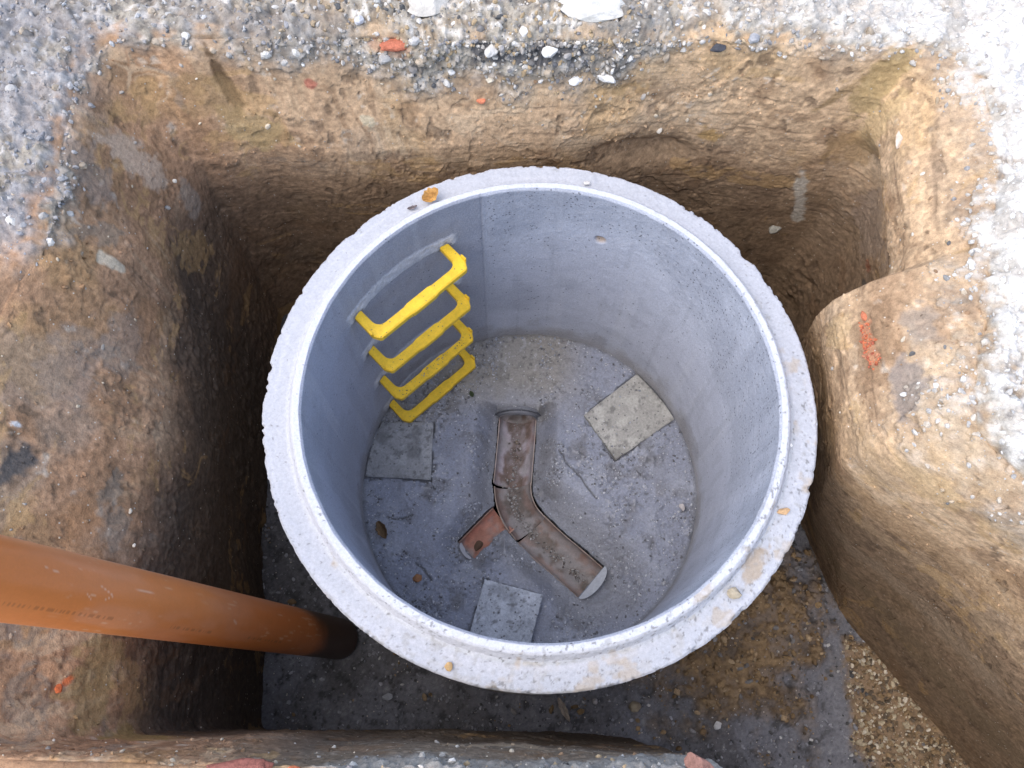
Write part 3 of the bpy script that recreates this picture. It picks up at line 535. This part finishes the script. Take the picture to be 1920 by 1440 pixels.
# step irons
def step_iron(z, dirty, tl):
    W, proj, tw, hgt = .295, .085, .026, .020
    ca = rad(RUNGA); cd = .5*math.cos(rad(17.2)); 
    hw = W/2; inn_w = hw-.024
    o = [(-hw+.004, -.03), (-hw, 0), (-hw, proj-.020), (-hw+.012, proj), (-.040, proj), (-.036, proj+.003), (.036, proj+.003), (.040, proj), (hw-.012, proj), (hw, proj-.020), (hw, 0), (hw-.004, -.03), (inn_w+.002, -.03), (inn_w, proj-tw-.022)]
    for k in range(1, 6): a = k/6*math.pi/2; o.append((inn_w-.022+.022*math.cos(a), proj-tw-.022+.022*math.sin(a)))
    o += [(inn_w-.022, proj-tw), (.040, proj-tw), (.036, proj-tw-.003), (-.036, proj-tw-.003), (-.040, proj-tw), (-inn_w+.022, proj-tw)]
    for k in range(1, 6): a = k/6*math.pi/2; o.append((-inn_w+.022-.022*math.sin(a), proj-tw-.022+.022*math.cos(a)))
    o += [(-inn_w, proj-tw-.022), (-inn_w-.002, -.03)]
    def place(u, v, h):                        # u along tread, v from wall towards the centre
        rr_ = cd-v; return (rr_*math.cos(ca)-u*math.sin(ca), rr_*math.sin(ca)+u*math.cos(ca), z+h)
    bm = bmesh.new(); f = bm.faces.new([bm.verts.new(place(u, v, 0)) for u, v in o]); ex = bmesh.ops.extrude_face_region(bm, geom=[f])
    for v in [g for g in ex['geom'] if isinstance(g, bmesh.types.BMVert)]: v.co.z -= hgt
    bmesh.ops.recalc_face_normals(bm, faces=bm.faces); bmesh.ops.bevel(bm, geom=[e for e in bm.edges], offset=.0022, segments=2, affect='EDGES', clamp_overlap=True)
    bmesh.ops.triangulate(bm, faces=[f for f in bm.faces if len(f.verts) > 4])
    r = from_bm('step_iron', bm, M_yellow, chamber, smooth=False)
    me = r.data; Vv = np.empty(len(me.vertices)*3, np.float32); me.vertices.foreach_get('co', Vv)
    a = me.attributes.new('Col', 'FLOAT_COLOR', 'POINT'); a.data.foreach_set('color', np.tile(np.array([.80, .52, .035, 1], np.float32), (len(me.vertices), 1)).ravel())
    for sgn in (-1, 1):
        b = bmesh.new(); bmesh.ops.create_cube(b, size=1)
        for v in b.verts:
            u, vv, h = v.co; v.co = place(sgn*(hw+.0005)+u*.005-sgn*.0012, proj-.026+vv*.018, .003+h*.016)
        bmesh.ops.recalc_face_normals(b, faces=b.faces); bmesh.ops.bevel(b, geom=b.edges[:], offset=.0015, segments=2, affect='EDGES')
        t = from_bm('end_stop', b, M_yellow, r, smooth=False); a = t.data.attributes.new('Col', 'FLOAT_COLOR', 'POINT'); a.data.foreach_set('color', np.tile(np.array([.80, .52, .035, 1], np.float32), (len(t.data.vertices), 1)).ravel())
    r['label'] = tl
    if dirty:
        n = 70; u = rng.uniform(-hw+.01, hw-.01, n); v_ = rng.uniform(proj-tw+.002, proj-.003, n); ps = np.array([place(a_, b_, .001) for a_, b_ in zip(u, v_)]); s_ = sizes(n, .0008, .0032, 3)
        k = scatter('mortar_crumbs', ps, s_, pick_cols(n, [(.3, .28, .26), (.15, .13, .11)], [1, 1]), M_gravel, parent=r); k['kind'] = 'stuff'
step_iron(RUNGZ[0], False, 'topmost yellow step iron in the chamber wall'); step_iron(RUNGZ[1], False, 'yellow step iron second from the top'); step_iron(RUNGZ[2], True, 'yellow step iron third from the top, sprinkled with grey dirt'); step_iron(RUNGZ[3], False, 'lowest yellow step iron just above the benching')

# crumbs of mortar on the benching
nb = 9000; clus = sst(.35, .8, fbm(G2, .045, 3, 98)+.4*rough_z); ok = np.flatnonzero(inside & ~bad & (dA > .065) & (rg_ < .495)); wgt = (.08+.4*rough_z[ok]+1.6*clus[ok]+.6*sst(.40, .49, rg_[ok])); i = rng.choice(ok, nb, p=wgt/wgt.sum())
tag(scatter('mortar_crumbs', V[i]+np.array([0, 0, .0005]), sizes(nb, .0009, .0056, 4), pick_cols(nb, [(.27, .285, .32), (.40, .41, .44), (.13, .13, .14)], [4, 2, 2]), M_gravel), kind='stuff', label='loose grey mortar crumbs strewn over the benching')
# grit lying in the channel
pc = PATH[24:]; ng = 620; kk = rng.integers(0, len(pc), ng); ps = np.c_[pc[kk]+rng.normal(0, .011, (ng, 2)), np.full(ng, 0.0)]
dd, _ = dist_path(ps[:, 0], ps[:, 1], pc); ps[:, 2] = ZC-.004-np.sqrt(np.maximum((RO-.0035)**2-dd**2, 1e-6))+.0042
tag(scatter('channel_grit', ps, sizes(ng, .0009, .0058, 3), pick_cols(ng, [(.24, .23, .22), (.36, .35, .34), (.14, .12, .11)], [3, 2, 2]), M_gravel), kind='stuff', label='grey grit lying in the bottom of the channel')

# ------------------------------------------------------------------ slabs bedded in the benching
def slab(pts, z, thick, colr, label, seed, tiltv=(0, 0)):
    p = np.array(pts); c = p.mean(0); n = 46; Vv = []; uu = np.linspace(0, 1, n)
    top_ = []
    for a in uu:
        for b in uu:
            q_ = (p[0]*(1-a)+p[1]*a)*(1-b)+(p[3]*(1-a)+p[2]*a)*b; top_.append((q_[0], q_[1], 0))
    top_ = np.array(top_); rim_ = np.array([[i_ in (0, n-1) or j_ in (0, n-1) for j_ in range(n)] for i_ in range(n)]).ravel()
    nn = fbm(top_, .02, 3, seed); rr_ = np.hypot(top_[:, 0], top_[:, 1]); kf = np.where(rr_ > .494, .494/rr_, 1); top_[:, :2] *= kf[:, None]
    top_[:, :2] -= (top_[:, :2]-c)*(rim_*(.012*np.clip(nn+.2, 0, 1)))[:, None]
    top_[:, 2] = .0008*nn-.002*rim_+(top_[:, :2]-c)@np.array(tiltv); bot = top_.copy(); bot[:, 2] -= thick
    Fg = grid_faces(n, n, wrap=False, flip=True); N_ = len(top_); e = [k for k in range(n)]+[k*n+n-1 for k in range(1, n)]+[(n-1)*n+k for k in range(n-2, -1, -1)]+[k*n for k in range(n-2, 0, -1)]
    e = np.array(e); e2_ = np.roll(e, -1); Fs = np.r_[Fg, Fg[:, ::-1]+N_, np.c_[e, e2_, e2_+N_, e+N_]]
    VV = np.r_[top_, bot]; VV[:, :2] -= c
    cc = np.tile(np.array(colr, np.float32), (len(VV), 1)); W3 = np.c_[VV[:, :2]+c, 0*VV[:, 0]]; cc = mix(cc, np.array(colr)*.55, sst(.1, .7, fbm(W3, .05, 4, seed+1))*.7); cc = mix(cc, np.array(colr)*1.35, sst(.1, .7, fbm(W3, .035, 4, seed+2))*.6)
    cc = mix(cc, (.10, .10, .10), sst(.45, .8, fbm(W3, .012, 3, seed+3))*.6)
    me = mesh_np('paving_slab', VV, Fs, M_slab, cc, smooth=False); me.location = (c[0], c[1], z); bmx = bmesh.new(); bmx.from_mesh(me.data); bmesh.ops.recalc_face_normals(bmx, faces=bmx.faces); bmx.to_mesh(me.data); bmx.free()
    return tag(me, label, 'slab', 'slabs bedded in the chamber floor')
slab([(.164, .229), (.335, .372), (.455, .23), (.26, .088)], -.783, .035, (.31, .305, .285), 'yellowish grey slab on the chamber floor at the right, against the wall', 121)
slab([(-.500, .193), (-.299, .194), (-.298, .013), (-.512, .02)], -.782, .035, (.265, .27, .28), 'dark stained slab on the chamber floor below the lowest yellow step', 125)
slab([(-.127, -.278), (.041, -.319), (-.005, -.500), (-.175, -.470)], -.768, .045, (.36, .385, .43), 'pale blue-grey slab on the chamber floor nearest the near rim', 129, (.02, .02))

# ------------------------------------------------------------------ single stones, brick bits, leaves
PN = P
def snap(x, y, z, out=0.0):
    k = int(np.argmin((PN[:, 0]-x)**2+(PN[:, 1]-y)**2+(PN[:, 2]-z)**2)); q_ = PN[k]; r_ = math.hypot(q_[0], q_[1])
    return (q_[0]-q_[0]/r_*out, q_[1]-q_[1]/r_*out, q_[2]+.3*abs(out))
WHT = (.74, .72, .68); CRM = (.62, .55, .43); GRE = (.36, .36, .37)
ROCKS = [
 ('stone', (.071,.742,.121), (.0175,.010,.009), WHT, 'elongated white stone in the far pit side, left of its twin', 'stone', 20, 3, .006),
 ('stone', (.141,.735,.138), (.021,.0105,.010), WHT, 'elongated white stone in the far pit side, right of its twin', 'stone', -14, 4, .006),
 ('stone', (.006,.752,.205), (.020,.015,.013), WHT, 'knobbly white stone in the dark pocket of the far pit side', 'stone', 30, 5, .012),
 ('stone', (-.413,.781,.247), (.0115,.010,.009), (.60,.60,.62), 'small square pale stone on the ground at the far edge', 'stone', 12, 6, .004),
 ('concrete_lump', (-.265,.825,.256), (.050,.030,.020), (.56,.52,.46), 'large cream concrete lump at the top edge, left of centre', 'rubble', 25, 7, 0),
 ('concrete_lump', (.10,.83,.256), (.085,.036,.020), (.58,.56,.51), 'broad white concrete lump at the top edge, centre', 'rubble', -5, 8, 0),
 ('stone', (-.12,.757,.20), (.018,.014,.012), (.60,.58,.54), 'grey-white stone at the left end of the dark pocket', 'stone', 60, 9, .006),
 ('stone', (-.215,.735,.15), (.009,.008,.007), WHT, 'small round white stone below the brick fragment', 'stone', 0, 10, .003),
 ('stone', (-.13,.738,.125), (.010,.008,.007), CRM, 'small cream stone in the far pit side beneath the dark pocket', 'stone', 0, 11, .003),
 ('charcoal_lump', (.384,.758,.209), (.022,.010,.009), (.075,.075,.085), 'dark charcoal lump in the top of the far pit side', 'charcoal', 10, 12, .004),
 ('stone', (.456,.765,.235), (.014,.012,.010), GRE, 'grey stone in the far pit side right of the charcoal lump', 'stone', 40, 13, .003),
 ('stone', (.706,-.018,.144), (.0075,.005,.005), WHT, 'small white stone on the right pit side, below the brick crumbs', 'stone', 0, 14, .003),
 ('stone', (.815,.60,.11), (.010,.026,.007), (.66,.56,.45), 'pale pinkish slab of stone high on the right pit side', 'stone', -20, 15, .002),
 ('stone', (.693,.715,-.45), (.024,.020,.018), (.30,.29,.25), 'grey stone stuck low in the right recess beside the chamber', 'stone', 10, 16, -.006),
 ('brick_fragment', (-.336,.752,.210), (.034,.016,.013), (.48,.16,.095), 'orange-red brick fragment in the far pit side', 'brick', 8, 17, .006),
 ('brick_fragment', (-.147,.720,.074), (.012,.008,.006), (.66,.22,.12), 'tiny orange brick bit in the smooth loam of the far side', 'brick', 0, 18, .002),
 ('brick_fragment', (.70,.165,.085), (.007,.013,.008), (.50,.17,.09), 'crumbling orange brick fragment in the right pit side', 'brick', 5, 19, .000),
 ('brick_fragment', (-.89,-.599,.04), (.006,.010,.008), (.62,.16,.06), 'small orange brick bit in the left pit side below the pipe', 'brick', 0, 21, .002),
 ('brick_fragment', (-.479,-.706,.235), (.050,.013,.009), (.24,.095,.075), 'dull red brick embedded in the near edge of the pit', 'brick', 4, 22, .002),
 ('brick_fragment', (-.395,-.712,.240), (.014,.012,.010), (.55,.17,.08), 'orange brick chip on the near edge of the pit', 'brick', 0, 23, .002),
 ('brick_fragment', (.262,-.700,.215), (.032,.016,.012), (.27,.145,.115), 'pinkish brick at the right corner of the near edge', 'brick', -35, 24, .000),
]
for (nm, p_, sz, cc, lb, ct_, rz_, sd_, out) in ROCKS:
    rock(nm, snap(*p_, out=out), sz, cc, M_brick if 'brick' in nm else M_stone, lb, ct_, rz_, sd_)
FLOORS = [('stone', (.551,-.657,-.915), (.013,.011,.009), (.52,.51,.50), 'pale angular stone on the pit floor at the near edge', 'stone', 30, 31),
 ('stone', (.315,-.612,-.915), (.020,.017,.013), (.24,.20,.14), 'tan stone on the pit floor between chamber and near edge', 'stone', 30, 32),
 ('stone', (.20,-.60,-.918), (.010,.009,.008), (.36,.34,.34), 'small grey stone on the pit floor under the near rim', 'stone', 0, 33),
 ('stone', (-.40,-.60,-.918), (.014,.010,.008), (.30,.31,.33), 'small grey stone on the pit floor near the orange pipe', 'stone', 0, 34),
 ('stone', (.384,-.397,.010), (.0155,.0125,.009), (.42,.36,.26), 'tan pebble lying on the near right rim', 'stone', 30, 35),
 ('stone', (.104,.537,.010), (.0085,.0065,.005), (.58,.56,.54), 'small white stone lying on the far rim', 'stone', 0, 36),
 ('stone', (.524,-.092,.009), (.0045,.004,.004), WHT, 'tiny white chip lying on the right rim', 'stone', 0, 37),
 ('clay_crumb', (.497,-.232,.007), (.013,.008,.005), (.50,.32,.17), 'orange clay crumb on the right rim', 'clay', 10, 38),
 ('clay_crumb', (-.170,-.545,.007), (.008,.009,.005), (.52,.34,.16), 'orange clay crumb on the near rim, left part', 'clay', 0, 39),
 ('clay_crumb', (-.321,-.278,-.784), (.016,.015,.005), (.28,.14,.07), 'round rust-brown clay crumb on the chamber floor', 'clay', 0, 40),
 ('mud_clump', (-.152,-.157,-.925), (.020,.014,.010), (.10,.065,.045), 'dark mud clump lying in the terracotta side channel', 'mud', 45, 41),
 ('mud_clump', (-.042,.19,-.946), (.011,.020,.006), (.17,.13,.09), 'brown mud clump in the channel at the pipe mouth', 'mud', 0, 42),
 ('mud_clump', (-.052,.08,-.946), (.012,.016,.005), (.19,.16,.07), 'olive mud clump in the channel above its joint', 'mud', 0, 43),
 ('stone', (.452,-.055,-.780), (.008,.013,.007), (.42,.39,.38), 'small pale stone on the chamber floor at the right wall', 'stone', 20, 44)]
for (nm, p_, sz, cc, lb, ct_, rz_, sd_) in FLOORS: rock(nm, p_, sz, cc, M_stone, lb, ct_, rz_, sd_)

def leaf(pos, L_, W_, rz_, curl, fold, colr, label, tilt=(0, 0)):
    n, m_ = 22, 13; Vv = []; cc = []
    for i_ in range(n):
        u = i_/(n-1); wd = W_*(math.sin(math.pi*min(1, u*.97+.03))**.75)*(1+.10*math.sin(u*23))
        for j_ in range(m_):
            v = j_/(m_-1)*2-1; x = (u-.5)*L_; y = v*wd/2
            z_ = curl*(u-.45)**2*L_*2+fold*abs(v)*wd+.0012*math.sin(u*17+v*5)
            Vv.append((x, y, z_)); k = .75 if abs(v) < .09 else 1+.12*math.sin(u*21+abs(v)*14); k *= 1+.12*math.sin(u*7+v*3); cc.append([c*k for c in colr])
    Vv = np.array(Vv); B_ = Vv-np.array([0, 0, .0006]); Fg = grid_faces(n, m_, wrap=False, flip=True); N_ = len(Vv)
    e = [k for k in range(m_)]+[k*m_+m_-1 for k in range(1, n)]+[(n-1)*m_+k for k in range(m_-2, -1, -1)]+[k*m_ for k in range(n-2, 0, -1)]; e = np.array(e); e2_ = np.roll(e, -1)
    o = mesh_np('fallen_leaf', np.r_[Vv, B_], np.r_[Fg, Fg[:, ::-1]+N_, np.c_[e, e2_, e2_+N_, e+N_]], M_leaf, np.r_[np.array(cc), np.array(cc)])
    o.location = pos; o.rotation_euler = (tilt[0], tilt[1], rad(rz_)); return tag(o, label, 'leaf')
leaf((-.256, .487, .012), .044, .034, 32, .8, .45, (.46, .25, .075), 'curled orange-brown leaf lying on the far left rim', (.1, -.2))
leaf((-.300, .460, .008), .024, .009, 20, .4, .3, (.16, .13, .13), 'small dark dry leaf beside the orange one on the rim')
leaf((-.428, -.142, -.776), .058, .030, -60, .5, .70, (.15, .095, .05), 'folded dark brown leaf on the chamber floor', (.2, .1))
leaf((-.185, .286, -.778), .022, .014, -65, .3, .2, (.045, .06, .025), 'small dark green leaf on the chamber floor')
leaf((.107, -.622, -.905), .075, .020, -62, .3, .3, (.26, .22, .18), 'long pale withered leaf on the pit floor under the rim', (0, .25))

cp = []
for sp, z0, cnt in zip(SLABS, (-.783, -.782, -.768), (150, 170, 190)):
    p4 = np.array(sp); u_ = rng.beta(.8, .8, (cnt, 2)); q_ = ((p4[0]*(1-u_[:, :1])+p4[1]*u_[:, :1])*(1-u_[:, 1:])+(p4[3]*(1-u_[:, :1])+p4[2]*u_[:, :1])*u_[:, 1:]); q_ = q_[np.hypot(q_[:, 0], q_[:, 1]) < .485]
    cp.append(np.c_[q_, np.full(len(q_), z0+.0008)+((q_-p4.mean(0))@np.array([.02, .02]) if z0 > -.775 else 0)])
cp = np.concatenate(cp)
tag(scatter('slab_grit', cp, sizes(len(cp), .0008, .0042, 3.5), pick_cols(len(cp), [(.27, .285, .32), (.15, .15, .16), (.36, .36, .37)], [3, 2, 1]), M_gravel), kind='stuff', label='fine grey grit sprinkled over the slabs on the chamber floor')

# ------------------------------------------------------------------ pipe standing in the pit
pb = Vector((-.557, -.442, -.915)); pt = Vector((-.806, -.458, .64)); axis = (pt-pb); Lp = axis.length; axis.normalize()
xv = axis.orthogonal().normalized(); xv = (Vector((0, 0, 1)).cross(axis)).normalized(); yv = axis.cross(xv)
n1, n2 = 700, 120; hh = np.linspace(0, Lp, n1); aa = np.arange(n2)*2*np.pi/n2
Hh, Aa = np.meshgrid(hh, aa, indexing='ij'); xa = np.array(xv); ya = np.array(yv); za = np.array(axis)
def tube(rr_): return (np.cos(Aa)[..., None]*xa+np.sin(Aa)[..., None]*ya)*rr_+Hh[..., None]*za
VA = tube(.0585).reshape(-1, 3); VB = tube(.0550).reshape(-1, 3); Fg = grid_faces(n1, n2); N_ = len(VA)
r0 = np.arange(n2); r1 = (r0+1) % n2; la = (n1-1)*n2
Fs = np.r_[Fg, Fg[:, ::-1]+N_, np.c_[r0, r0+N_, r1+N_, r1], np.c_[la+r0, la+r1, la+r1+N_, la+r0+N_]]
hv = Hh.ravel(); av = Aa.ravel(); S = np.c_[np.cos(av)*.06, np.sin(av)*.06, hv]
pc_ = np.tile(np.array([.60, .19, .05], np.float32), (N_, 1))
pc_ = mix(pc_, (.62, .25, .12), sst(0, .7, fbm(S*np.array([1, 1, .25]), .05, 3, 131))*.5)
scr = fbm(S*np.array([1, 1, .12]), .0045, 2, 132); pc_ = mix(pc_, (.75, .48, .30), sst(.62, .9, scr)*sst(.2, .7, fbm(S, .12, 2, 133))*.6)
scr2 = fbm(np.c_[av*.0625, hv*.07, 0*hv], .0016, 2, 134); pc_ = mix(pc_, (.72, .42, .25), sst(.75, 1.1, scr2)*sst(.1, .6, fbm(S, .10, 2, 136))*.55)
pc_ = mix(pc_, (.66, .36, .22), sst(rad(118), rad(160), av)*.3)  # soft highlight on the upper side, painted into the colour
pc_ = mix(pc_, (.62, .40, .28), sst(rad(150), rad(166), av)*sst(-.2, .5, fbm(S*np.array([1, 1, .3]), .03, 3, 137))*(av < rad(200))*.7)  # streaky part of the highlight, painted at the upper edge
for (h0, a0, h1, a1, wd) in ((1.27, 95, 1.23, 82, .0008), (1.23, 82, 1.25, 74, .0007), (1.30, 80, 1.28, 70, .0007), (1.18, 100, 1.10, 98, .0006), (.80, 78, .785, 72, .0022), (.62, 110, .55, 108, .0007), (1.40, 105, 1.36, 100, .0008)):
    dd_, _ = dist_path(hv, av*.0625, np.array([(h0, rad(a0)*.0625), (h1, rad(a1)*.0625)])); pc_ = mix(pc_, (.72, .48, .34), sst(wd*1.6, wd*.5, dd_)*.6)
mud = sst(.38, .24, hv+.03*fbm(S, .08, 3, 135)+.05*np.cos(av)); pc_ = mix(pc_, (.035, .022, .016), mud*.93)  # mud here is painted shade, darkening the pipe towards its lower end
pa = rad(46); da = (av-pa+math.pi) % (2*math.pi)-math.pi; ln = da*.0625; cell = np.floor(hv/.0042); rc = np.random.default_rng(3).random(int(cell.max())+2)
glyph = (np.abs(ln) < .0022)*(rc[cell.astype(int)] > .3)*((hv > .52) & (hv < .70) | (hv > .86) & (hv < 1.02) | (hv > 1.2))*(np.abs(np.sin(hv*1500)) > .35)
pc_ = mix(pc_, (.16, .07, .03), glyph*.4)
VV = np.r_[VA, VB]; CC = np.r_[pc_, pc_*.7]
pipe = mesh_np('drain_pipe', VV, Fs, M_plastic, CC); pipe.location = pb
tag(pipe, 'long orange plastic pipe standing in the pit, its lower end dark with painted shade', 'pipe')
